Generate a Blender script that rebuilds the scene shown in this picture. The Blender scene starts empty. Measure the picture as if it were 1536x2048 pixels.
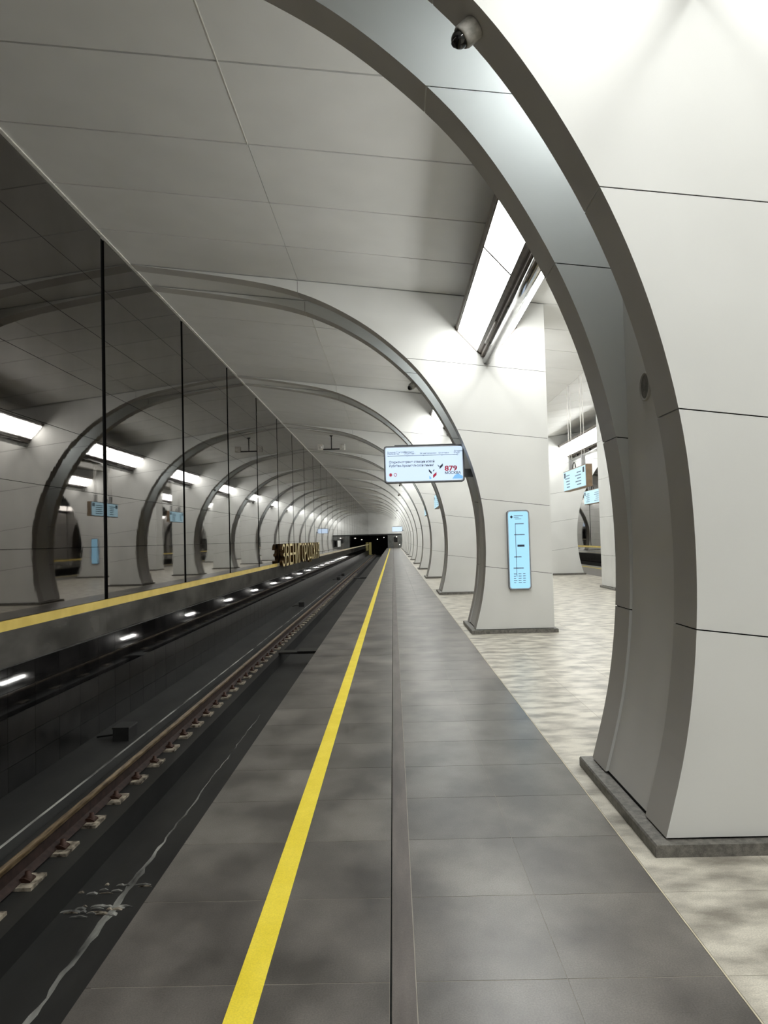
import bpy, bmesh, math, random
import numpy as np
from mathutils import Matrix, Vector

random.seed(7)
S = bpy.context.scene
C = S.collection
H = 1.6                                   # eye height above the platform (platform top is z = 0)

# ------------------------------------------------------------------ camera
def camera():
    yaw, pitch, roll = map(math.radians, (-0.666, 2.139, -1.5016))
    cy, sy, cp, sp, cr, sr = math.cos(yaw), math.sin(yaw), math.cos(pitch), math.sin(pitch), math.cos(roll), math.sin(roll)
    fwd = Vector((sy * cp, cy * cp, sp)); right = Vector((cy, -sy, 0)); up = right.cross(fwd)
    r2 = cr * right + sr * up; u2 = -sr * right + cr * up
    cam = bpy.data.cameras.new('camera'); o = bpy.data.objects.new('camera', cam); C.objects.link(o)
    m = Matrix((r2, u2, -fwd)).transposed().to_4x4(); m.translation = (0, 0, H)
    o.matrix_world = m
    cam.sensor_fit = 'VERTICAL'; cam.sensor_height = 36.0; cam.sensor_width = 27.0
    cam.lens = 36.0 * 1450 / 2048
    cam.clip_start = .05; cam.clip_end = 400
    S.camera = o
camera()

# ------------------------------------------------------------------ world, exposure
wd = bpy.data.worlds.new('world'); S.world = wd; wd.use_nodes = True
wd.node_tree.nodes['Background'].inputs[0].default_value = (0, 0, 0, 1)
wd.node_tree.nodes['Background'].inputs[1].default_value = 0
S.view_settings.view_transform = 'Standard'; S.view_settings.look = 'None'
S.view_settings.gamma = 1; S.view_settings.use_curve_mapping = False
S.view_settings.exposure = 0.82
S.cycles.max_bounces = 6; S.cycles.diffuse_bounces = 4; S.cycles.glossy_bounces = 3; S.cycles.transmission_bounces = 1
S.cycles.use_adaptive_sampling = True; S.cycles.adaptive_threshold = .10; S.cycles.adaptive_min_samples = 16
S.cycles.sample_clamp_indirect = 6
S.cycles.caustics_reflective = True; S.cycles.blur_glossy = 1.5; S.cycles.caustics_refractive = False
LAMP = 8.6                                # radiance of the ceiling lamp diffusers

# ------------------------------------------------------------------ materials
def new_mat(name):
    m = bpy.data.materials.new(name); m.use_nodes = True
    return m, m.node_tree, m.node_tree.nodes['Principled BSDF']
def noise_mat(name, c1, c2, scale=4, detail=5, rough=.5, metal=0, bump=0, bscale=None, stretch=(1, 1, 1), vary=0, spec=.5,
              ramp=(.35, .65), rough2=None, distort=0, speck=0):
    m, t, b = new_mat(name); N, L = t.nodes, t.links
    tc = N.new('ShaderNodeTexCoord'); mp = N.new('ShaderNodeMapping'); mp.inputs['Scale'].default_value = stretch
    geo = N.new('ShaderNodeNewGeometry')
    L.new(geo.outputs['Position'], mp.inputs[0])
    n = N.new('ShaderNodeTexNoise'); n.inputs['Scale'].default_value = scale; n.inputs['Detail'].default_value = detail
    n.inputs['Distortion'].default_value = distort
    L.new(mp.outputs[0], n.inputs['Vector'])
    r = N.new('ShaderNodeValToRGB'); r.color_ramp.elements[0].position = ramp[0]; r.color_ramp.elements[1].position = ramp[1]
    r.color_ramp.elements[0].color = (*c1, 1); r.color_ramp.elements[1].color = (*c2, 1)
    L.new(n.outputs[0], r.inputs[0]); out = r.outputs[0]
    if speck:
        n3 = N.new('ShaderNodeTexNoise'); n3.inputs['Scale'].default_value = 160; n3.inputs['Detail'].default_value = 2
        L.new(geo.outputs['Position'], n3.inputs['Vector'])
        mr = N.new('ShaderNodeMapRange'); mr.inputs[1].default_value = .3; mr.inputs[2].default_value = .7
        mr.inputs[3].default_value = 1 - speck; mr.inputs[4].default_value = 1 + speck
        L.new(n3.outputs[0], mr.inputs[0])
        vm = N.new('ShaderNodeVectorMath'); vm.operation = 'SCALE'; L.new(out, vm.inputs[0]); L.new(mr.outputs[0], vm.inputs['Scale']); out = vm.outputs[0]
    if vary:
        oi = N.new('ShaderNodeObjectInfo'); mr = N.new('ShaderNodeMapRange')
        mr.inputs[3].default_value = 1 - vary; mr.inputs[4].default_value = 1 + vary
        L.new(oi.outputs['Random'], mr.inputs[0])
        vm = N.new('ShaderNodeVectorMath'); vm.operation = 'SCALE'; L.new(out, vm.inputs[0]); L.new(mr.outputs[0], vm.inputs['Scale']); out = vm.outputs[0]
    L.new(out, b.inputs['Base Color'])
    b.inputs['Roughness'].default_value = rough; b.inputs['Metallic'].default_value = metal
    b.inputs['Specular IOR Level'].default_value = spec
    if rough2 is not None:
        mr = N.new('ShaderNodeMapRange'); mr.inputs[1].default_value = .3; mr.inputs[2].default_value = .7
        mr.inputs[3].default_value = rough; mr.inputs[4].default_value = rough2
        L.new(n.outputs[0], mr.inputs[0]); L.new(mr.outputs[0], b.inputs['Roughness'])
    if bump:
        n2 = N.new('ShaderNodeTexNoise'); n2.inputs['Scale'].default_value = bscale or scale * 4; n2.inputs['Detail'].default_value = 3
        L.new(mp.outputs[0], n2.inputs['Vector'])
        bp = N.new('ShaderNodeBump'); bp.inputs['Strength'].default_value = bump; bp.inputs['Distance'].default_value = .02
        L.new(n2.outputs[0], bp.inputs['Height']); L.new(bp.outputs[0], b.inputs['Normal'])
    return m
def emit_mat(name, col, strength):
    m, t, b = new_mat(name)
    b.inputs['Base Color'].default_value = (.04, .04, .04, 1)
    b.inputs['Emission Color'].default_value = (*col, 1); b.inputs['Emission Strength'].default_value = strength
    return m
def flat(name, col, rough=.5, metal=0, spec=.5):
    c2 = tuple(min(1, c * 1.12 + .002) for c in col); c1 = tuple(c * .9 for c in col)
    return noise_mat(name, c1, c2, scale=9, detail=1, rough=rough, metal=metal, spec=spec)

M = {}
M['white'] = noise_mat('white_panel', (.665, .668, .65), (.70, .703, .685), scale=1.5, detail=1, rough=.45)
M['ceil'] = noise_mat('ceiling_panel', (.82, .82, .805), (.85, .85, .835), scale=2, detail=1, rough=.5, vary=.02)
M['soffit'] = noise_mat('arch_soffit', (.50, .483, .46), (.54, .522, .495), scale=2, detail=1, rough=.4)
M['recess'] = noise_mat('recess_grey', (.70, .685, .66), (.74, .725, .70), scale=2, detail=1, rough=.4)
M['black'] = flat('joint_black', (.004, .004, .004), .7, spec=.1)
M['mirror'] = noise_mat('dark_mirror_panel', (.172, .160, .150), (.202, .188, .177), scale=1.2, rough=.015, metal=1, bump=.010, bscale=4.5,
                        stretch=(1, 1, .6), rough2=.03)
M['mirror_low'] = noise_mat('dark_mirror_band', (.12, .116, .105), (.26, .25, .23), scale=2.5, detail=3, rough=.015, metal=.6, bump=.005, bscale=2.5, stretch=(1, .4, 1), rough2=.04)
M['tile'] = noise_mat('black_tile', (.006, .006, .006), (.014, .013, .013), scale=3, rough=.03, vary=.35, spec=.7, bump=.002, bscale=7, rough2=.06)
M['tile_dirty'] = noise_mat('black_tile_dirty', (.004, .004, .0038), (.011, .0105, .010), scale=4, detail=2, rough=.28, vary=.35, spec=.35)
M['grout'] = flat('tile_grout', (.05, .05, .048), .8)
M['granite'] = noise_mat('dark_granite', (.068, .062, .056), (.172, .158, .143), scale=2.2, detail=6, rough=.31, vary=.12, ramp=(.36, .66), speck=.20, stretch=(1, .75, 1))
M['granite_far'] = noise_mat('dark_granite_far', (.080, .074, .067), (.165, .152, .138), scale=1.7, detail=3, rough=.30, ramp=(.25, .75), stretch=(.5, 3, 1))
M['light'] = noise_mat('light_granite', (.23, .21, .175), (.60, .565, .485), scale=4.6, detail=7, rough=.34, vary=.06, ramp=(.34, .60), speck=.16, stretch=(.75, 1.35, 1))
M['grout_pale'] = flat('pale_grout', (.36, .33, .28), .8)
M['edge_face'] = noise_mat('platform_edge_face', (.22, .215, .2), (.34, .33, .31), scale=2, rough=.5)
M['strip'] = noise_mat('joint_plate', (.075, .062, .055), (.13, .11, .098), scale=2.5, rough=.4, stretch=(4, .7, 1), speck=.15)
M['brass'] = flat('brass_inlay', (.62, .56, .42), .35)
M['yellow'] = noise_mat('yellow_line_paint', (.87, .69, .035), (.94, .76, .06), scale=6, rough=.5, speck=.08)
M['yellow_band'] = noise_mat('yellow_wall_band', (.60, .44, .09), (.70, .53, .13), scale=3, detail=2, rough=.4)
M['beige_band'] = noise_mat('beige_wall_band', (.40, .34, .20), (.50, .44, .29), scale=3, detail=2, rough=.4)
M['plinth'] = noise_mat('grey_stone_plinth', (.10, .095, .085), (.19, .18, .16), scale=30, rough=.45, speck=.2)
M['bed'] = noise_mat('track_concrete', (.008, .008, .008), (.024, .024, .023), scale=2.2, detail=8, rough=.6, stretch=(1, .3, 1), bump=.15, bscale=9)
M['rail_head'] = noise_mat('rail_head_steel', (.16, .10, .05), (.50, .36, .20), scale=12, rough=.3, metal=.85, stretch=(3, .3, 1))
M['rail_side'] = noise_mat('rail_rust', (.022, .013, .011), (.05, .029, .024), scale=14, rough=.6, metal=.3)
M['pad'] = noise_mat('pale_pad', (.05, .038, .028), (.50, .44, .35), scale=14, rough=.8)
M['rust'] = flat('rust_clip', (.05, .022, .014), .6, .4)
M['dark'] = flat('dark_paint', (.012, .012, .012), .5)
M['grey_metal'] = flat('grey_metal', (.28, .28, .28), .35, .8)
M['frame'] = flat('screen_frame', (.07, .075, .085), .4, .3)
M['silver'] = flat('silver_bezel', (.38, .40, .44), .35, .4)
M['chrome'] = flat('chrome_tube', (.72, .72, .72), .14, 1)
M['lamp_case'] = flat('lamp_case', (.16, .13, .11), .5)
M['pale_plate'] = flat('pale_plate', (.7, .68, .64), .5)
M['cam_white'] = noise_mat('camera_housing', (.34, .33, .30), (.60, .58, .54), scale=25, rough=.5)
M['glass_black'] = flat('dark_dome', (.004, .004, .004), .03, spec=.8)
M['gold'] = noise_mat('gold_letter', (.58, .46, .16), (.70, .57, .22), scale=5, rough=.3, metal=.35)
M['gold_side'] = flat('bronze_side', (.10, .055, .02), .4, .6)
M['brown'] = flat('brown_case', (.22, .15, .09), .5)
M['ink'] = flat('print_ink', (.02, .03, .06), .6)
M['ink_grey'] = flat('print_grey', (.16, .22, .30), .6)
M['red'] = flat('print_red', (.62, .02, .07), .6)
M['pink'] = flat('print_pink', (.75, .30, .38), .6)
M['end_grey'] = noise_mat('end_wall_grey', (.10, .105, .10), (.16, .165, .16), scale=2, rough=.25)
M['cream_trim_lit_seam'] = flat('cream_trim_lit_seam', (.68, .67, .62), .5)
M['streak'] = noise_mat('pale_spill_highlight', (.02, .02, .02), (.60, .60, .56), scale=7, detail=8, rough=.8, ramp=(.30, .80), stretch=(1, .22, 1))
M['beige_wall'] = flat('yellow_cabinet', (.42, .36, .12), .5)
E_LAMP = emit_mat('lamp_diffuser', (.99, 1, .965), LAMP)
E_COOL = emit_mat('lamp_diffuser_cool', (.90, .98, 1), LAMP * 1.0)
E_TUBE = emit_mat('tube_light', (1, .98, .93), 20)
E_SCREEN = emit_mat('display_glow', (.60, .75, .95), .66)
E_PANEL = emit_mat('route_panel_glow', (.36, .72, .97), .62)
E_SIGN = emit_mat('sign_glow', (.52, .80, .93), .60)
E_BLUE = emit_mat('print_sky_blue', (.22, .55, .95), .55)
E_SPOT = emit_mat('small_lamp_glow', (1, .95, .85), 3)

# ------------------------------------------------------------------ mesh helpers
class MB:
    def __init__(s): s.v, s.f, s.m, s.sm = [], [], [], []
    def add(s, vs, fs, mi=0, smooth=False):
        b = len(s.v); s.v += [tuple(v) for v in vs]
        for i, f in enumerate(fs):
            s.f.append([b + k for k in f]); s.m.append(mi[i] if isinstance(mi, (list, tuple)) else mi); s.sm.append(smooth)
        return s
    def box(s, x0, x1, y0, y1, z0, z1, mi=0):
        vs = [(x, y, z) for x in (x0, x1) for y in (y0, y1) for z in (z0, z1)]
        return s.add(vs, [(0, 1, 3, 2), (4, 6, 7, 5), (0, 4, 5, 1), (2, 3, 7, 6), (0, 2, 6, 4), (1, 5, 7, 3)], mi)
    def prism(s, poly, y0, y1, mi=0, edge=None):
        """poly of (x, z) extruded along y; edge: material index of each side face"""
        n = len(poly); vs = [(x, y0, z) for x, z in poly] + [(x, y1, z) for x, z in poly]
        fs = [list(range(n)), list(range(2 * n - 1, n - 1, -1))] + [(i, i + n, (i + 1) % n + n, (i + 1) % n) for i in range(n)]
        return s.add(vs, fs, [mi, mi] + (edge or [mi] * n))
    def tube(s, a, b, r, n=12, mi=0, cap=True):
        a, b = Vector(a), Vector(b); d = (b - a).normalized()
        u = d.orthogonal().normalized(); w = d.cross(u)
        vs = [p + r * (math.cos(2 * math.pi * i / n) * u + math.sin(2 * math.pi * i / n) * w) for p in (a, b) for i in range(n)]
        s.add(vs, [(i, (i + 1) % n, (i + 1) % n + n, i + n) for i in range(n)], mi, True)
        if cap: s.add(vs, [list(range(n - 1, -1, -1)), list(range(n, 2 * n))], mi)
        return s
    def lathe(s, prof, n=20, mi=0, smooth=True):
        """prof of (r, h) about +Z"""
        vs = [(r * math.cos(2 * math.pi * i / n), r * math.sin(2 * math.pi * i / n), h) for r, h in prof for i in range(n)]
        fs = [(k * n + i, k * n + (i + 1) % n, (k + 1) * n + (i + 1) % n, (k + 1) * n + i) for k in range(len(prof) - 1) for i in range(n)]
        return s.add(vs, fs, mi, smooth)
    def mesh(s, name, mats):
        me = bpy.data.meshes.new(name); me.from_pydata(s.v, [], s.f)
        for m in (mats if isinstance(mats, (list, tuple)) else [mats]): me.materials.append(m)
        me.polygons.foreach_set('material_index', s.m); me.polygons.foreach_set('use_smooth', s.sm)
        bm = bmesh.new(); bm.from_mesh(me)
        if any(s.sm): bmesh.ops.remove_doubles(bm, verts=bm.verts, dist=1e-6)
        bmesh.ops.recalc_face_normals(bm, faces=bm.faces); bm.to_mesh(me); bm.free()
        me.update(); return me
    def obj(s, name, mats, parent=None, loc=(0, 0, 0)): return place(s.mesh(name, mats), name, parent, loc)
def place(me, name, parent=None, loc=(0, 0, 0)):
    o = bpy.data.objects.new(name, me); C.objects.link(o); o.location = loc
    if parent: o.parent = parent
    return o
def tag(o, label, cat, group=None):
    o['label'] = label; o['category'] = cat
    if group: o['group'] = group
    return o
def thing(name, label, cat, loc=(0, 0, 0), group=None):
    return tag(place(None, name, None, loc), label, cat, group)
def struct(o): o['kind'] = 'structure'; return o
def dup(root, loc, label=None, cat=None, group=None):
    r = root.copy(); C.objects.link(r); r.location = loc
    if label: r['label'] = label
    if group: r['group'] = group
    for ch in root.children:
        c = ch.copy(); C.objects.link(c); c.parent = r
        for g in ch.children:
            d = g.copy(); C.objects.link(d); d.parent = c
    return r
def rounded(w, h, r, n=6):
    pts = []
    for cx, cz, a0 in ((w / 2 - r, h / 2 - r, 0), (-w / 2 + r, h / 2 - r, 90), (-w / 2 + r, -h / 2 + r, 180), (w / 2 - r, -h / 2 + r, 270)):
        for i in range(n + 1):
            a = math.radians(a0 + 90 * i / n); pts.append((cx + r * math.cos(a), cz + r * math.sin(a)))
    return pts
def text_mesh(body, size, mat, extrude=0, sx=1.0, side=None, bold=0):
    cu = bpy.data.curves.new('lettering', 'FONT'); cu.body = body; cu.size = size; cu.extrude = extrude
    cu.resolution_u = 3; cu.offset = bold * size
    t = bpy.data.objects.new('lettering', cu); C.objects.link(t); bpy.context.view_layer.update()
    me = bpy.data.meshes.new_from_object(t); bpy.data.objects.remove(t); bpy.data.curves.remove(cu)
    for v in me.vertices: v.co.x *= sx
    me.materials.clear(); me.materials.append(mat)
    if side:
        me.materials.append(side)
        me.update()
        for p in me.polygons: p.material_index = 0 if p.normal.z > .5 else 1
    return me
ORD = ['first', 'second', 'third', 'fourth', 'fifth', 'sixth', 'seventh', 'eighth', 'ninth', 'tenth', 'eleventh', 'twelfth', 'thirteenth', 'fourteenth', 'fifteenth', 'sixteenth', 'seventeenth']

# ------------------------------------------------------------------ plan of the station
WL = -4.35                                # face of the dark wall behind the near track
CX = 4.40                                 # middle of the concourse; the far side mirrors the near one
Y0, D, TH = 3.70, 8.34, 1.34              # first arch front, spacing, thickness
NA = 15                                   # arches along the platform
YB, YE = -6.0, 129.0                      # ends of the place
SL = -0.128                               # slope of the ceiling and of the panel joints
def zc(x): return 6.37 + SL * (x + 4.38) if x <= CX else 6.37 + SL * (2 * CX - x + 4.38)

# ------------------------------------------------------------------ ceiling
ceiling = struct(MB().prism([(WL - .3, zc(WL) + .10), (CX, zc(CX) + .06), (2 * CX - WL + .3, zc(WL) + .10), (2 * CX - WL + .3, zc(WL) + .35), (WL - .3, zc(WL) + .35)],
                            YB, YE).obj('ceiling', M['dark']))
def ceil_panel_mesh(x0, x1, ly):
    return MB().prism([(x0, zc(x0)), (x1, zc(x1)), (x1, zc(x1) + .04), (x0, zc(x0) + .04)], 0, ly).mesh('ceiling_panel', M['ceil'])
XS = [(WL, -1.494), (-1.488, 1.60), (1.606, CX - .004)]
XR = [(2 * CX - b, 2 * CX - a) for a, b in XS]
g = .013
pm = {(s, l): ceil_panel_mesh(*s, l - 2 * g) for s in XS + XR for l in (1.40, TH, D)}
for k in range(-1, NA + 1):
    y = Y0 + k * D
    if k >= 9 or k < 0:
        for s in XS + XR:
            place(pm[s, D], 'ceiling_panel', ceiling, (0, y + g, 0))
        continue
    for s in XS:
        place(pm[s, TH], 'ceiling_panel', ceiling, (0, y + g, 0))
        for j in range(5): place(pm[s, 1.40], 'ceiling_panel', ceiling, (0, y + TH + 1.40 * j + g, 0))
    for s in XR:
        if k in (1, 2, 3):
            place(pm[s, TH], 'ceiling_panel', ceiling, (0, y + g, 0))
            for j in range(5): place(pm[s, 1.40], 'ceiling_panel', ceiling, (0, y + TH + 1.40 * j + g, 0))
        else: place(pm[s, D], 'ceiling_panel', ceiling, (0, y + g, 0))
# pale strip painted in as the lit edge of the panel gap, first bays
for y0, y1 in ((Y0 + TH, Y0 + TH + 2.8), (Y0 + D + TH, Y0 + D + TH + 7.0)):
    MB().box(-1.496, -1.486, y0, y1, zc(-1.49) - .003, zc(-1.49) + .03).obj('lit_seam_strip', M['cream_trim_lit_seam'], ceiling)

# ------------------------------------------------------------------ dark mirror wall of the near track and of the far track
PJ, PW = 10.93, 4.17                      # one joint, panel width
ZR = [.803 + .79 * i for i in range(8)]
def track_wall(name, sgn, full):
    X = (lambda x: x) if sgn > 0 else (lambda x: 2 * CX - x)
    def bx(mb, x0, x1, *r): a, b = sorted((X(x0), X(x1))); return mb.box(a, b, *r)
    mb = MB(); bx(mb, WL - .35, WL - .035, YB, YE, -1.7, 6.75)
    w = struct(mb.obj(name, M['black']))
    tallm = bx(MB(), WL - .03, WL, .068, PW - .068, .003, .787).mesh('wall_panel', M['mirror'])
    lowm = bx(MB(), WL - .03, WL + .004, .0015, PW - .0015, .283, .683).mesh('lower_panel', M['mirror_low'])
    k0, k1 = (-4, 29) if full else (3, 12)
    for k in range(k0, k1):
        y = PJ + PW * k
        for z in ZR[:7]: place(tallm, 'wall_panel', w, (0, y, z))
        place(lowm, 'lower_panel', w, (0, y, 0))
    if not full:
        for a, b in ((YB, PJ + PW * k0), (PJ + PW * k1, YE)):
            bx(MB(), WL - .03, WL, a, b, .803, 6.33).obj('wall_panel', M['mirror'], w)
            bx(MB(), WL - .03, WL + .004, a, b, .283, .683).obj('lower_panel', M['mirror_low'], w)
    bx(MB(), WL - .03, WL + .012, YB, 27.0, .685, .80).obj('yellow_band', M['yellow_band'], w); bx(MB(), WL - .03, WL + .012, 27.0, YE, .685, .80).obj('beige_band', M['beige_band'] if full else M['yellow_band'], w)
    # black tiles below
    bx(MB(), WL - .035, WL + .015, YB, YE, -1.5, .28).obj('tile_backing', M['grout'], w)
    th, tw = .276, .62
    tm = bx(MB(), WL + .01, WL + .028, .003, tw - .003, .003, th - .003).mesh('tile', M['tile'])
    td = tm.copy(); td.materials[0] = M['tile_dirty']
    ys = [3.1 + tw * i for i in range(45)] if full else []
    for y in ys:
        for r in range(5): place(tm if r < 2 else td, 'tile', w, (0, y, .28 - th * (r + 1)))
    yy = 3.1 + tw * 45 if full else YB
    for r in range(5):
        bx(MB(), WL + .01, WL + .028, yy, YE, .28 - th * (r + 1) + .002, .28 - th * r - .002).obj('tile_course', M['tile' if r < 2 else 'tile_dirty'], w)
    # pale cornice under the ceiling
    bx(MB(), WL - .03, WL + .035, YB, YE, 6.345, 6.362).obj('cornice', M['cream_trim_lit_seam'], w)
    return w
track_wall('wall_left', 1, True)
track_wall('wall_right', -1, False)

# ------------------------------------------------------------------ platform
floor = struct(MB().box(-1.16, 2 * CX + 1.16, YB, YE - .2, -.65, -.03).obj('floor', M['edge_face']))
MB().box(-1.14, 1.15, YB, 18.2, -.031, -.0012).obj('grout', M['grout_pale'], floor)
MB().box(1.155, 2 * CX - 1.155, YB, YE - .25, -.031, -.0012).obj('grout', M['grout_pale'], floor)
MB().box(-.75, 2 * CX + .75, YB, YE - .2, -1.7, -.652).obj('platform_base', M['bed'], floor)
FT = .617; FY = 2.68 - 2 * FT
COLS = [(-1.16, -.055), (.042, .585), (.587, 1.150)]
ROWS = 27
cm = [MB().box(a, b, .002, FT - .002, -.03, 0).mesh('floor_slab', M['granite']) for a, b in COLS]
for r in range(ROWS):
    for me in cm: place(me, 'floor_slab', floor, (0, FY + FT * r, 0))
fy1 = FY + FT * ROWS
for a, b in COLS:
    MB().box(a, b, YB, FY - .002, -.03, 0).obj('floor_slab', M['granite'], floor)
    y = fy1                                                   # further rows grow too thin to pick apart: long slabs
    while y < YE - .3:
        e = min(y + FT * 2, YE - .25)
        if y > 45: e = YE - .25
        MB().box(a, b, y + .002, e - .002, -.03, 0).obj('floor_slab', M['granite' if y < 45 else 'granite_far'], floor)
        y = e
MB().box(-.046, .0385, YB, YE - .3, -.03, .001).obj('joint_plate', M['strip'], floor)
MB().box(-.054, -.047, YB, YE - .3, -.03, -.001).obj('joint_gap', M['black'], floor)
MB().box(1.151, 1.157, YB, YE - .3, -.03, .0012).obj('inlay_strip', M['brass'], floor)
LW = (2 * CX - 2 * 1.159) / 11
lm = MB().box(.0015, LW - .0015, .0015, FT - .0015, -.03, 0).mesh('floor_tile', M['light'])
LR = 20
for r in range(LR):
    for c in range(11): place(lm, 'floor_tile', floor, (1.159 + LW * c, FY + FT * r, 0))
MB().box(1.159, 2 * CX - 1.159, YB, FY - .002, -.03, 0).obj('floor_tile', M['light'], floor)
y = FY + FT * LR
while y < 44:
    MB().box(1.159, 2 * CX - 1.159, y + .0015, y + FT * 2 - .0015, -.03, 0).obj('floor_tile', M['light'], floor); y += FT * 2
MB().box(1.159, 2 * CX - 1.159, y + .0015, YE - .3, -.03, 0).obj('floor_tile', M['light'], floor)
MB().box(2 * CX - 1.155, 2 * CX + 1.16, YB, YE - .3, -.03, 0).obj('floor_slab', M['granite_far'], floor)
ln = MB().box(-.612, -.510, YB, 122.5, .0005, .0022).obj('safety_line', M['yellow'])
tag(ln, 'yellow safety line painted on the dark granite platform beside the near track', 'line')
ln = MB().box(2 * CX + .51, 2 * CX + .612, YB, 122.5, .0005, .0022).obj('safety_line', M['yellow'])
tag(ln, 'yellow safety line seen through the arches on the far platform edge', 'line')

# ------------------------------------------------------------------ track beds and rails
def bed(name, sgn):
    X = (lambda x: x) if sgn > 0 else (lambda x: 2 * CX - x)
    prof = [(WL - .03, -1.10), (-3.62, -1.10), (-3.60, -1.20), (-2.90, -1.20), (-2.88, -1.46), (-2.0, -1.46), (-1.98, -1.20), (-.76, -1.20), (-.76, -1.75), (WL - .03, -1.75)]
    return struct(MB().prism([(X(x), z) for x, z in prof], YB, YE).obj(name, M['bed']))
b1 = bed('floor_track_near', 1); bed('floor_track_far', -1)
MB().box(-3.645, -3.615, YB, 60, -1.10, -1.0965).obj('edge_highlight', M['streak'], b1)  # highlight on the raised concrete step, painted in as a patchy pale strip
# pale spill along the drain floor, with a broken patch
key = [(3.4, .02), (4.0, .035), (4.8, .05), (5.0, .03), (5.5, .05), (6.1, .06), (6.5, .06), (6.85, .075), (6.92, .035), (8, .022), (10, .014), (13, .010)]
pts = []
for i in range(90):
    y = 3.4 + 9.6 * (i / 89) ** 1.4
    w = float(np.interp(y, [k[0] for k in key], [k[1] for k in key]))
    pts.append((y, -2.445 + .004 * math.sin(y * 3.1) + random.uniform(-.012, .012), w * random.uniform(.55, 1.35)))
mb = MB(); vs = []
for y, x, w in pts: vs += [(x - w / 2, y, -1.4585), (x + w / 2, y, -1.4585)]
mb.add(vs, [(2 * i, 2 * i + 1, 2 * i + 3, 2 * i + 2) for i in range(len(pts) - 1)]); mb.obj('spill_streak', M['streak'], b1)
for i in range(30):
    x = random.uniform(-2.86, -2.28); y = random.choice((6.12, 6.22, 6.5, 6.6)) + random.uniform(-.05, .05); w = random.uniform(.015, .08); d = random.uniform(.006, .035)
    MB().prism([(x - w, -1.46), (x - w * .6, -1.452), (x + w * .3, -1.446), (x + w, -1.46)], y, y + d).obj('concrete_chip', M['streak' if i % 3 else 'pad'], b1)
def rail(label, x, detail):
    t = thing('rail', label, 'rail', (x, 60, -1.17), None)
    def sh(poly): return [(a, b) for a, b in poly]
    MB().prism(sh([(-.0375, .155), (.0375, .155), (.035, .18), (.02, .183), (-.02, .183), (-.035, .18)]), YB - 60, YE - 60).obj('rail_head', M['rail_head'], t)
    MB().prism(sh([(-.075, 0), (.075, 0), (.07, .012), (.012, .035), (.010, .13), (.036, .155), (-.036, .155), (-.010, .13), (-.012, .035), (-.07, .012)]), YB - 60, YE - 60).obj('rail_web', M['rail_side'], t)
    pm_ = MB().box(-.20, .20, -.14, .14, -.03, -.002).mesh('base_plate', M['pad'])
    cm_ = MB().lathe([(.001, .075), (.022, .073), (.024, .04), (.034, .038), (.036, -.002), (.045, -.003)], 10).mesh('bolt', M['rust'])
    km_ = MB().prism([(.06, -.002), (.15, -.002), (.15, .012), (.10, .035), (.06, .03)], -.05, .05).mesh('clip', M['rust'])
    y = 4.2
    while y < 60:
        q = place(pm_, 'base_plate', t, (0, y - 60, 0))
        if y < 24 and detail:
            place(cm_, 'bolt', q, (.105, 0, .0)); place(km_, 'clip', q)
        y += .645
        if not detail: y += .645
    return t
rail('rusty running rail on pale base plates, the one farther from the platform', -3.235, True)
rail('running rail close in under the platform edge', -1.70, False)
rail('running rail of the far track seen beyond the arches', 2 * CX + 3.235, False)
for x, y, lab in ((-3.84, 10.25, 'small black junction box on the track bed beside the rail, nearest of them'), (-3.85, 30.1, 'small black junction box on the track bed, second along the rail'),
                  (-3.78, 49.4, 'small black junction box on the track bed, third along the rail'), (-3.85, 54.8, 'small black junction box on the track bed, farthest along the rail')):
    t = thing('junction_box', lab, 'box', (x, y, -1.10))
    MB().box(-.11, .11, -.16, .16, 0, .17).obj('body', M['dark'], t)
    MB().prism([(-.12, .17), (.12, .17), (.115, .19), (-.115, .19)], -.17, .17).obj('lid', M['dark'], t)
    MB().tube((-.11, 0, .06), (-.40, .02, .02), .014, 8).obj('cable_pipe', M['dark'], t)
for y, lab in ((18.3, 'dark flat cable tray laid across the drain, nearest the camera'), (52.5, 'dark cable tray laid across the drain far down the track')):
    t = thing('cable_tray', lab, 'tray', (-2.4, y, -1.18))
    MB().box(-.52, .52, -.20, .20, -.015, .03).obj('tray', M['dark'], t)
    MB().box(-.05, .42, -.26, .26, .03, .06).obj('cover', M['dark'], t)

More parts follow.
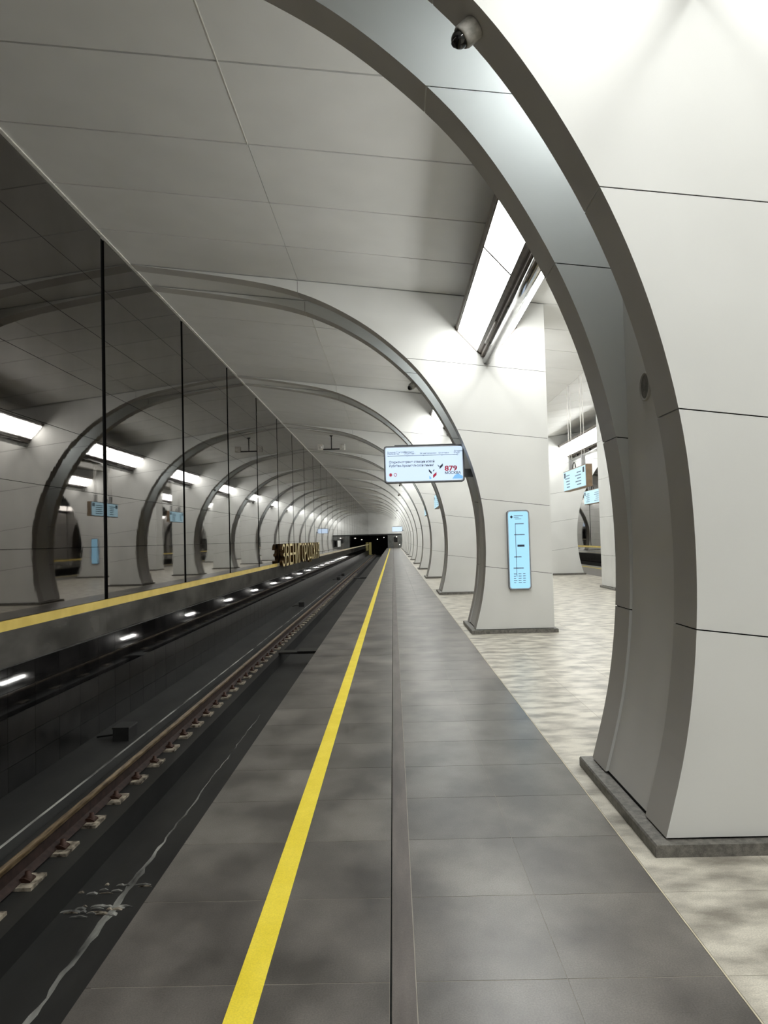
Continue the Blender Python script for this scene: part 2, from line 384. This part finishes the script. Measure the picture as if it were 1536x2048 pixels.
# ------------------------------------------------------------------ arches
AP = [(1.305, .0), (1.315, .06), (1.42, .39), (1.485, .75), (1.527, 1.15), (1.536, 1.42), (1.53, 1.71), (1.512, 2.01), (1.472, 2.27), (1.425, 2.50), (1.37, 2.72), (1.26, 3.06),
      (1.10, 3.44), (.86, 3.89), (.64, 4.23), (.46, 4.46), (.27, 4.655), (.0, 4.905), (-.32, 5.165), (-.78, 5.455), (-1.13, 5.64), (-1.53, 5.805), (-1.97, 5.935), (-2.52, 6.05), (-3.4, 6.205), (-4.312, 6.347)]
def curve(n=90):
    P = np.array(AP); d = np.r_[0, np.cumsum(np.hypot(*np.diff(P, axis=0).T))]
    T = np.zeros_like(P); T[1:-1] = (P[2:] - P[:-2]) / (d[2:] - d[:-2])[:, None]; T[0] = (P[1] - P[0]) / (d[1] - d[0]); T[-1] = (P[-1] - P[-2]) / (d[-1] - d[-2])
    out = []
    for s in np.linspace(0, d[-1], n):
        i = min(max(np.searchsorted(d, s) - 1, 0), len(d) - 2); h = d[i + 1] - d[i]; t = (s - d[i]) / h
        out.append((2 * t**3 - 3 * t**2 + 1) * P[i] + (t**3 - 2 * t**2 + t) * h * T[i] + (-2 * t**3 + 3 * t**2) * P[i + 1] + (t**3 - t**2) * h * T[i + 1])
    A = np.array(out)
    for i in range(3, n - 3): A[i] = A[i]
    for _ in range(6): A[1:-1] = .25 * A[:-2] + .5 * A[1:-1] + .25 * A[2:]
    return A
CV = curve(); CW = CV[:, 1] - SL * (CV[:, 0] - 1.3)          # height measured along the sloping joints
XRT = 2.62                                # concourse side of the arch pier
OX = 1.96                                 # the arch object's origin
def at_w(w): return np.array([np.interp(w, CW, CV[:, 0]), np.interp(w, CW, CV[:, 1])])
def at_x(x): return np.array([x, np.interp(-x, -CV[:, 0], CV[:, 1])])
def line(w, x): return w + SL * (x - 1.3)
JW = [1.13, 2.25, 3.37, 4.49]; WT = zc(1.3) - .012
def seg_polys():
    e = .0035; res = []
    bounds = [None] + JW + [None]
    for i in range(5):
        lo, hi = bounds[i], bounds[i + 1]
        if i < 4:
            wh = hi - e
            if lo is None:
                a0 = np.array([np.interp(.07, CV[:, 1][:60], CV[:, 0][:60]), .07]); wl = a0[1] - SL * (a0[0] - 1.3); br = (XRT, .07)
            else:
                wl = lo + e; a0 = at_w(wl); br = (XRT, line(wl, XRT))
            arc = [a0] + [p for p, w in zip(CV, CW) if wl + .01 < w < wh - .01] + [at_w(wh)]
            poly = [tuple(p) for p in arc] + [(XRT, line(wh, XRT)), br]
            res.append((poly, len(arc) - 1))
        else:
            wl = lo + e; xs = -1.5
            arc = [at_w(wl)] + [p for p, w in zip(CV, CW) if w > wl + .01 and p[0] > xs + .02] + [at_x(xs + .003)]
            poly = [tuple(p) for p in arc] + [(xs + .003, line(WT, xs)), (XRT, line(WT, XRT)), (XRT, line(wl, XRT))]
            res.append((poly, len(arc) - 1))
            arc = [at_x(xs - .003)] + [p for p in CV if p[0] < xs - .02]
            tail = [(arc[-1][0], max(line(WT, arc[-1][0]), arc[-1][1] + .003)), (xs - .003, line(WT, xs))]
            res.append(([tuple(p) for p in arc] + tail, len(arc) - 1))
    return res
RIBM = []
for poly, na in seg_polys():
    P = [(x - OX, z) for x, z in poly]; n = len(P)
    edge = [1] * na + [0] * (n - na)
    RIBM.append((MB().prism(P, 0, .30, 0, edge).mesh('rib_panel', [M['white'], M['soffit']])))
corepoly = [(p[0] + .012 - OX, p[1] + .012) for p in CV if p[1] > .08 and p[0] > -3.2] + [(-3.2 - OX, line(WT, -3.2) - .01), (XRT - .012 - OX, line(WT, XRT) - .03), (XRT - .012 - OX, .09)]
CORE = MB().prism(corepoly, .006, .294).mesh('rib_core', M['black'])
# panel set back between the two ribs
rec = []
for z in np.linspace(.075, 5.45, 60):
    x = np.interp(z, CV[:60, 1], CV[:60, 0]) + .018 if z < 1.36 else 1.553
    rec.append((min(x, 1.553) - OX, z))
RECESS = MB().prism(rec + [(1.62 - OX, 5.45), (1.62 - OX, .075)], .301, 1.039, 0).mesh('recess_panel', M['recess'])
sidem = []
sb = [.07] + [line(w, XRT) for w in JW] + [line(WT, XRT)]
for a, b in zip(sb[:-1], sb[1:]): sidem.append(MB().box(XRT - .03 - OX, XRT - OX, .304, 1.036, a + .0035, b - .0035).mesh('side_panel', M['white']))
PLN = MB().prism([(1.25 - OX, 0), (2.672 - OX, 0), (2.672 - OX, .052), (2.664 - OX, .06), (1.258 - OX, .06), (1.25 - OX, .052)], -.062, TH + .062).mesh('plinth', M['plinth'])
GAPM = MB().box(1.34 - OX, XRT - .01 - OX, .01, TH - .01, .055, .0735).mesh('base_gap', M['black'])
def arch(y, label, far=False):
    t = thing('station_arch', label, 'arch', ((2 * CX - OX) if far else OX, y, 0), 'arches of the far row' if far else 'arches along the near platform')
    if far: t.scale = (-1, 1, 1)
    for me in RIBM:
        place(me, 'rib_panel', t); place(me, 'rib_panel', t, (0, TH - .30, 0))
    place(CORE, 'rib_core', t); place(CORE, 'rib_core', t, (0, TH - .30, 0))
    place(RECESS, 'recess_panel', t)
    for me in sidem: place(me, 'side_panel', t)
    place(PLN, 'plinth', t); place(GAPM, 'base_gap', t)
    return t
ARCH = {}
for k in range(-1, NA):
    if k == -1: lab = 'white twin-ribbed arch just behind the camera on the near platform'
    elif k == 0: lab = 'nearest white twin-ribbed arch at the right edge with a round loudspeaker in its side'
    elif k == 1: lab = 'white twin-ribbed arch carrying the hanging display and the tall blue route panel'
    else: lab = 'white twin-ribbed arch on the near platform, %s counted from the nearest one' % ORD[k]
    ARCH[k] = arch(Y0 + k * D, lab)
for k in range(-1, NA):
    if 0 <= k: arch(Y0 + k * D, 'white twin-ribbed arch across the concourse in the far row, %s from the camera' % ORD[k], True)
# loudspeaker let into the recess panel of the nearest arch
a0 = ARCH[0]
sp = MB().lathe([(.088, 0), (.088, .012), (.078, .014), (.074, .006), (.001, .006)], 28).mesh('loudspeaker', [M['soffit']])
so = place(sp, 'loudspeaker', a0, (1.553 - OX, .67, 2.48)); so.rotation_euler = (0, -math.pi / 2, 0); so['label'] = 'round perforated loudspeaker grille'
gm = MB().lathe([(.073, .0065), (.001, .0085)], 28).mesh('grille', [M['plinth']]); place(gm, 'grille', so)

# ------------------------------------------------------------------ V shaped ceiling lamps between the arches
LC = 1.645
def lamp(label, far, y0, y1, cool=False):
    t = thing('trough_lamp', label, 'lamp', ((2 * CX - LC) if far else LC, y0, 4.46), 'lamps inside the arches' if cool else 'trough lamps between the arches')
    if far: t.scale = (-1, 1, 1)
    L = y1 - y0; zz = -4.46
    P = lambda pts: [(x - LC, z + zz) for x, z in pts]
    MB().prism(P([(1.135, 5.12), (1.15, 5.075), (1.165, 5.07), (1.495, 4.70), (1.53, 4.665), (1.75, 4.665), (1.795, 4.70), (2.125, 5.07), (2.14, 5.075), (2.155, 5.12)]), .004, L - .004).obj('housing', M['lamp_case'], t)
    if not cool:
        cp = MB().prism(P([(1.118, 5.13), (1.128, 5.075), (1.505, 4.665), (1.53, 4.645), (1.76, 4.645), (1.785, 4.665), (2.162, 5.075), (2.172, 5.13)]), 0, .012).mesh('end_cap', M['lamp_case'])
        place(cp, 'end_cap', t, (0, .004, 0)); place(cp, 'end_cap', t, (0, L - .016, 0))
    n = 2 if L > 3 else 1
    dm = E_COOL if cool else E_LAMP
    for i in range(n):
        a, b = .022 + L * i / n, L * (i + 1) / n - .022
        # the glowing face of each diffuser is one material, its rim another
        for q in (((1.178, 5.048), (1.484, 4.705), (1.481, 4.7025), (1.175, 5.0455)), ((1.806, 4.705), (2.112, 5.048), (2.115, 5.0455), (1.809, 4.7025))):
            MB().prism(P(q), a, b, 1, [1, 1, 0, 1]).obj('diffuser', [dm, M['pale_plate']], t)
    if not cool:
        MB().prism(P([(1.555, 4.60), (1.60, 4.60), (1.60, 4.665), (1.555, 4.665)]), .01, L - .01).obj('beam', M['lamp_case'], t)
        MB().tube((1.645 - LC, .004, 4.535 + zz), (1.645 - LC, L - .004, 4.535 + zz), .072, 20).obj('tube', M['chrome'], t)
        m = MB().box(-.05, .05, -.03, .03, 0, .07).mesh('clamp', M['dark'])
        for i in range(4): place(m, 'clamp', t, (-.02, L * (i + .5) / 4, 4.59 + zz))
        m = MB().box(-.035, .0, -.55, .55, 0, .03).mesh('cover_plate', M['pale_plate'])
        for i in (.82,): place(m, 'cover_plate', t, (1.56 - LC, L * i, 4.63 + zz))
    return t
for k in range(-1, NA):
    y0 = Y0 + TH + k * D; y1 = Y0 + (k + 1) * D
    if k == NA - 1: y1 = YE - .05
    if k == -1: lab = 'V-shaped trough lamp ending above the front face of the nearest arch'
    elif k == 0: lab = 'bright V-shaped trough lamp with chrome tube between the nearest and the second arch'
    else: lab = 'V-shaped trough lamp over the near arch row, between the %s and %s arch' % (ORD[k], ORD[k + 1])
    lamp(lab, False, y0, y1)
    if k == -1: lab = 'trough lamp of the far arch row beside the camera'
    else: lab = 'V-shaped trough lamp over the far arch row, between its %s and %s arch' % (ORD[k], ORD[k + 1])
    lamp(lab, True, y0, y1)
for k in range(0, NA):
    y = Y0 + k * D
    lamp('cool white lamp between the two ribs of the %s near arch' % ('nearest' if k == 0 else ORD[k]), False, y + .31, y + 1.03, True)
# the back of the place, closing the bay behind the camera
struct(MB().box(WL - .3, 2 * CX - WL + .3, YB - .3, YB, -1.7, 6.7).obj('wall_back', M['ceil']))

# ------------------------------------------------------------------ tube lamps under the platform edge
t0 = None
for i in range(1, 19):
    y = 1.85 + 6.30 * i
    if t0 is None:
        t0 = thing('tube_lamp', 'tube lamp under the platform edge mirrored in the black tiles, nearest the camera', 'lamp', (-1.0, y, -1.0), 'tube lamps under the platform edge')
        MB().box(-.03, .05, -.45, .45, .03, .09).obj('casing', M['grey_metal'], t0); MB().box(0, .03, -.03, .03, .09, .346).obj('stem', M['grey_metal'], t0)
        MB().tube((0, -.42, 0), (0, .42, 0), .03, 10).obj('tube', E_TUBE, t0)
    else: dup(t0, (-1.0, y, -1.0), 'tube lamp under the platform edge mirrored in the black tiles, %s from camera' % (ORD + ['eighteenth', 'nineteenth'])[i - 1])
for i in (4, 5, 6): dup(t0, (2 * CX + 1.0, 1.85 + 6.30 * i, -1.0), 'tube lamp under the far platform edge, %s of three seen through the arches' % ORD[i - 4], None, 'tube lamps under the far platform edge')

# ------------------------------------------------------------------ security cameras on the ribs
def dome(x, y, label):
    p = at_x(x); q = at_x(x + .05); tx, tz = (p[0] - q[0]), (p[1] - q[1]); n = Vector((tz * -1, 0, tx)).normalized()
    if n.z > 0: n = -n
    t = thing('security_camera', label, 'camera', (p[0], y, p[1]), 'dome cameras on the arches')
    m = Vector((0, 0, 1)).rotation_difference(n).to_matrix().to_4x4(); m.translation = (p[0], y, p[1]); t.matrix_world = m
    MB().lathe([(.001, 0), (.062, .0), (.066, .01), (.064, .085), (.058, .098), (.050, .10), (.047, .085), (.001, .084)], 24).obj('housing', M['cam_white'], t)
    MB().lathe([(.049, .080)] + [(.049 * math.cos(a), .106 + .049 * math.sin(a)) for a in np.linspace(0, 1.55, 8)], 20).obj('dome', M['glass_black'], t)
    MB().lathe([(.001, .157), (.016, .156), (.02, .145), (.022, .13)], 12).obj('lens', M['dark'], t)
dome(.52, 3.86, 'large white dome camera under the front rib of the nearest arch')
dome(.47, Y0 + D + 1.20, 'small dome camera under the rear rib of the arch with the display')
for k in (4, 5, 8, 11): dome(.5, Y0 + k * D + .15, 'tiny dome camera under the %s arch of the near platform' % ORD[k])

# ------------------------------------------------------------------ displays
def display(y, label, full):
    w, h = 1.375, .64
    t = thing('platform_display', label, 'display', (.565, y, 2.87))
    R = rounded(w, h, .05); R2 = rounded(w - .03, h - .03, .042); R3 = rounded(w - .06, h - .06, .035)
    MB().prism(R, -.0, .11).obj('case', M['frame'], t)
    MB().prism(R2, -.008, .0).obj('bezel', M['silver'], t)
    scr = MB().prism(R3, -.011, -.008).obj('screen', E_SCREEN, t)
    MB().box(w / 2 - .01, w / 2 + .27, .03, .08, -.24, -.10).obj('bracket', M['frame'], t)
    MB().box(-.5, .55, .02, .09, h / 2 - .002, h / 2 + .018).obj('top_rail', M['frame'], t)
    if not full: return t
    def txt(body, size, x, z, mat, sx=1.0, bold=.014):
        o = place(text_mesh(body, size, mat, 0, sx, None, bold), 'lettering', scr, (x, -.0125, z)); o.rotation_euler = (math.pi / 2, 0, 0); return o
    def quad(name, pts, mat):
        o = MB().add([(x, -.0125, z) for x, z in pts], [list(range(len(pts)))]).obj(name, mat, scr); return o
    lx = [-.616, -.283, -.011, .311, .573]
    L0 = .147
    MB().box(-.616, .573, -.0125, -.0115, L0 - .004, L0 + .004).obj('route_line', M['ink_grey'], scr)
    names = [('Бульвар Генерала', 'Карбышева'), ('Народное', 'Ополчение'), ('Звенигородская',), ('Шелепиха',), ('Деловой', 'центр')]
    for x, nm in zip(lx, names):
        for i, s in enumerate(nm): txt(s, .036, x - .01 if x == lx[0] else x - .06, L0 + .024 + .028 * (len(nm) - 1 - i), M['ink_grey'])
    for i, x in enumerate(lx):
        r = .008 if i in (0, 2) else .014
        c = [(x + r * math.cos(a), L0 + r * math.sin(a)) for a in np.linspace(0, 2 * math.pi, 12)[:-1]]
        quad('station_dot', c, M['ink_grey'])
        if i not in (0, 2):
            c = [(x + .6 * r * math.cos(a), L0 + .6 * r * math.sin(a)) for a in np.linspace(0, 2 * math.pi, 12)[:-1]]
            MB().add([(a, -.0130, b) for a, b in c], [list(range(11))]).obj('station_ring', E_SCREEN, scr)
    txt('Открыты первые станции новой', .058, -.60, .022, M['ink'], .86)
    txt('Рублёво-Архангельской линии!', .058, -.60, -.042, M['ink'], .86)
    txt('879', .118, .348, -.127, M['red'], 1.22, .03)
    txt('МОСКВА', .064, .348, -.186, M['ink'], .98, .02)
    for i, x in enumerate((-.578, -.497)):
        quad('badge', [(x + .028 * math.cos(a), -.176 + .032 * math.sin(a)) for a in np.linspace(0, 2 * math.pi, 16)[:-1]], M['pink'])
        MB().add([(x + .018 * math.cos(a), -.0130, -.176 + .02 * math.sin(a)) for a in np.linspace(.6 + i, 5.4 + i, 12)], [list(range(12))]).obj('badge_mark', M['red'] if i == 0 else E_SCREEN, scr)
    for pts, mat in (([(.076, -.093), (.126, -.143), (.126, -.183), (.076, -.133)], M['ink']), ([(.147, -.197), (.207, -.145), (.207, -.197), (.147, -.25)], M['red']),
                     ([(.262, -.052), (.32, .0), (.32, -.045), (.262, -.098)], M['ink']), ([(.232, -.018), (.256, -.042), (.256, -.065), (.232, -.041)], M['ink_grey']),
                     ([(.147, -.118), (.172, -.095), (.172, -.118), (.147, -.141)], M['ink_grey']), ([(.082, -.205), (.116, -.24), (.116, -.262), (.082, -.262)], E_BLUE)):
        quad('chevron', pts, mat)
    quad('blue_shape', [(.475, -.268), (.52, -.205), (.575, -.178), (.655, -.225), (.655, -.268)], E_BLUE)
    return t
display(Y0 + D + .36, 'hanging white display announcing the new line, mounted on the second arch', True)
display(Y0 + 11 * D + .36, 'tiny distant display mounted on an arch near the end of the platform', False)

def route_panel(x, y, label, far=False, full=True):
    w, h = .372, 1.31
    t = thing('route_panel', label, 'screen', (x, y, 1.365), 'route panels on the arches')
    MB().prism(rounded(w, h, .055), -.045, -.001).obj('case', M['frame'], t)
    MB().prism(rounded(w - .012, h - .012, .05), -.052, -.045).obj('bezel', M['silver'], t)
    s = MB().prism(rounded(w - .045, h - .045, .04), -.055, -.052).obj('screen', E_PANEL, t)
    if not full: return t
    def bar(name, x0, x1, z0, z1, mat): MB().box(x0, x1, -.0565, -.0552, z0, z1).obj(name, mat, s)
    bar('route_line', -.055, -.046, -.44, .435, M['ink_grey'])
    for z, a, b, hh, m in ((.43, -.055, .09, .008, 'ink_grey'), (.25, -.075, .10, .007, 'ink_grey'), (.068, -.025, .09, .017, 'ink'), (-.115, -.085, .035, .008, 'ink_grey'), (-.30, -.10, .065, .009, 'ink_grey')):
        z2 = z
        bar('station_bar', a, b, z2 - hh, z2 + hh, M[m])
    MB().add([(-.11 + .026 * c, -.0560, .545 + .026 * d) for c, d in ((1, 0), (0, 1), (-1, 0), (0, -1))], [[0, 1, 2, 3]]).obj('logo', M['ink'], s)
    for i, (a, b) in enumerate(((-.07, .08), (-.07, .01), (-.055, .05))): bar('text_line', a, b, .557 - .026 * i, .566 - .026 * i, M['ink_grey'])
    for c in range(3):
        for r in range(5):
            wd_ = random.uniform(.03, .055); bar('text_line', -.10 + .075 * c, -.10 + .075 * c + wd_, -.40 - .036 * r, -.389 - .036 * r, M['ink_grey'])
    return t
route_panel(2.07, Y0 + D, 'tall rounded blue route panel on the front face of the second arch')
for k in (4, 6): route_panel(2 * CX - 2.2, Y0 + k * D, 'tall blue route panel on the %s far arch, mirrored in the dark wall' % ORD[k], full=False)

def hanging_sign(x, y0, y1, ztop, label):
    L = y1 - y0; z0, z1 = 2.66, 3.16
    t = thing('hanging_sign', label, 'sign', (x, (y0 + y1) / 2, z0), 'hanging direction signs')
    h = z1 - z0
    MB().box(-.07, .07, -L / 2, L / 2, 0, h).obj('case', M['brown'], t)
    for s in (-1, 1):
        f = MB().box(*sorted((s * .071, s * .079)), -L / 2 + .03, L / 2 - .03, .02, h - .02).obj('face', E_SIGN, t)
        for (c, d) in ((-L / 2 + .15, 1), (.15, -1)):
            for r in range(5): MB().box(*sorted((s * .080, s * .0815)), c + .25, c + .25 + random.uniform(.3, .55), .08 + .07 * r, .105 + .07 * r).obj('text_line', M['ink_grey'], f)
        for c in (-L / 2 + .10, L / 2 - .24): MB().box(*sorted((s * .080, s * .0815)), c, c + .14, .33, .45).obj('arrow_plate', M['ink'], f)
    for yy in (-L * .28, L * .28):
        for xx in (-.03, .03): MB().tube((xx, yy, h), (xx, yy, ztop - z0), .009, 8).obj('rod', M['pale_plate'], t)
        MB().box(-.04, .04, yy - .04, yy + .04, h, h + .25).obj('sleeve', M['grey_metal'], t)
    mb = MB(); pr = None
    for i in range(13):
        a = math.pi * i / 12; q = (0, L * .12 + .14 * math.cos(a), h + .16 * math.sin(a))
        if pr: mb.tube(pr, q, .012, 6)
        pr = q
    mb.obj('cable', M['dark'], t)
    return t
hanging_sign(CX, 16.15, 18.25, zc(CX) + .0, 'lit direction sign hung on rods in the middle of the concourse')
hanging_sign(2 * CX - LC, 24.5, 26.8, 4.465, 'lit direction sign hung below the far lamp, half hidden by an arch')
hanging_sign(LC, 24.6, 27.0, 4.465, 'lit direction sign under the near lamp, seen only in the dark wall, larger reflection')
hanging_sign(LC, 33.3, 35.5, 4.465, 'lit direction sign under the near lamp, seen only in the dark wall, smaller reflection')

# ------------------------------------------------------------------ station name in gold letters
nm = thing('station_name', 'large gold station name letters standing out from the dark wall', 'sign', (WL + .036, 27.0, .66))
WORD = 'ЗВЕНИГОРОДСКАЯ'
for i, ch in enumerate(WORD):
    me = text_mesh(ch, 1.0, M['gold'], .06, 1.0, M['gold_side'])
    xs = [v.co.x for v in me.vertices]; zs = [v.co.y for v in me.vertices]
    x0, x1, y0, y1 = min(xs), max(xs), min(zs), max(zs)
    full = .86; base = -.10 if ch == 'Д' else 0
    for v in me.vertices:
        v.co.x = (v.co.x - x0) / (x1 - x0) * .80
        v.co.y = (v.co.y - y0) / (y1 - y0) * (full - base) + base
    o = place(me, 'letter', nm, (.10, .10 + i * .985, 0))
    o.rotation_euler = (math.pi / 2, 0, math.pi / 2)
for i in range(14): MB().tube((.0, .5 + .985 * i, .6), (.08, .5 + .985 * i, .6), .015, 8).obj('stand_off', M['gold_side'], nm)
t = thing('notice_board', 'long white notice board with black end on the dark wall beyond the gold letters', 'board', (WL + .036, 54.6, 1.1))
MB().box(0, .12, 0, 3.2, 0, .48).obj('board', M['white'], t)
MB().box(0, .125, -.05, -.001, -.02, .50).obj('end_cap', M['dark'], t)

# ------------------------------------------------------------------ T shaped hanger below the ceiling
hx = -2.56; hz = zc(hx)
t = thing('ceiling_hanger', 'T-shaped ceiling hanger with two small white boxes over the track', 'fixture', (hx, 31.2, hz))
MB().tube((0, 0, 0), (0, 0, -.60), .022, 10).obj('rod', M['dark'], t)
MB().box(-.42, .42, -.025, .025, -.62, -.57).obj('crossbar', M['dark'], t)
MB().lathe([(.001, 0), (.08, 0), (.08, -.02), (.022, -.05)], 14).obj('flange', M['dark'], t)
for s in (-1, 1):
    b = MB().prism(rounded(.22, .25, .02, 3), -.12, .12).obj('box', M['pale_plate'], t, (s * .47, 0, -.51))
    MB().lathe([(.001, .01), (.06, .01), (.07, 0)], 16).obj('lens', M['pale_plate'], b, (0, -.12, 0)).rotation_euler = (math.pi / 2, 0, 0)

# ------------------------------------------------------------------ far end of the station
we = struct(MB().box(WL - .3, 2 * CX - WL + .3, YE, YE + .3, 2.35, 6.75).obj('wall_end', M['white']))
MB().box(WL - .3, 2 * CX - WL + .3, YE - .15, YE, 2.28, 2.52).obj('soffit_beam', M['dark'], we)
MB().box(-.95, 2 * CX + .95, YE - .2, YE + .2, -1.7, 2.28).obj('end_screen', M['end_grey'], we)
MB().box(WL - .3, -.9, YE + 14, YE + 14.3, -1.8, 3).obj('tunnel_back', M['dark'], we)
MB().box(-.95, -.65, YE + .2, YE + 14, -1.8, 2.6).obj('tunnel_side', M['bed'], we)
MB().box(WL - .3, WL - .03, YE, YE + 14, -1.8, 2.6).obj('tunnel_side', M['bed'], we)
MB().box(WL - .3, -.65, YE + .3, YE + 14, 2.5, 2.7).obj('tunnel_roof', M['dark'], we)
MB().box(WL - .3, -.65, YE, YE + 14, -1.8, -1.3).obj('tunnel_floor', M['bed'], we)
MB().box(2 * CX + .9, 2 * CX - WL + .3, YE, YE + .3, -1.8, 2.35).obj('end_screen', M['end_grey'], we)
d = struct(MB().box(.05, .85, YE - .24, YE - .2, 0, 2.1).obj('door_1', M['plinth']))
MB().box(.12, .78, YE - .255, YE - .24, 1.0, 1.95).obj('door_pane', M['glass_black'], d)
MB().tube((.14, YE - .27, .9), (.14, YE - .27, 1.15), .02, 8).obj('door_handle', M['grey_metal'], d)
for x, z, lab in ((.62, 1.95, 'round wall lamp beside the end door, upper'), (1.12, .55, 'round wall lamp beside the end door, lower'), (-2.9, 1.6, 'round lamp glowing in the tunnel mouth, left one'), (-1.7, 1.9, 'round lamp glowing in the tunnel mouth, right one')):
    y = YE - .30 if x > -1 else YE + 5
    t = thing('wall_lamp', lab, 'lamp', (x, y, z))
    MB().lathe([(.085, .05), (.085, .0), (.07, -.02)], 16).obj('rim', M['dark'], t).rotation_euler = (-math.pi / 2, 0, 0)
    MB().lathe([(.072, .0), (.055, .035), (.001, .05)], 16).obj('bulb', E_SPOT, t).rotation_euler = (math.pi / 2, 0, 0)
t = thing('equipment_cabinet', 'yellow equipment cabinet at the tunnel mouth by the dark wall', 'cabinet', (-4.08, YE - 1.2, -1.1))
MB().box(-.22, .22, -.3, .3, 0, 2.2).obj('body', M['beige_wall'], t)
MB().box(-.19, .19, -.315, -.3, .1, 2.1).obj('door', M['beige_wall'], t)
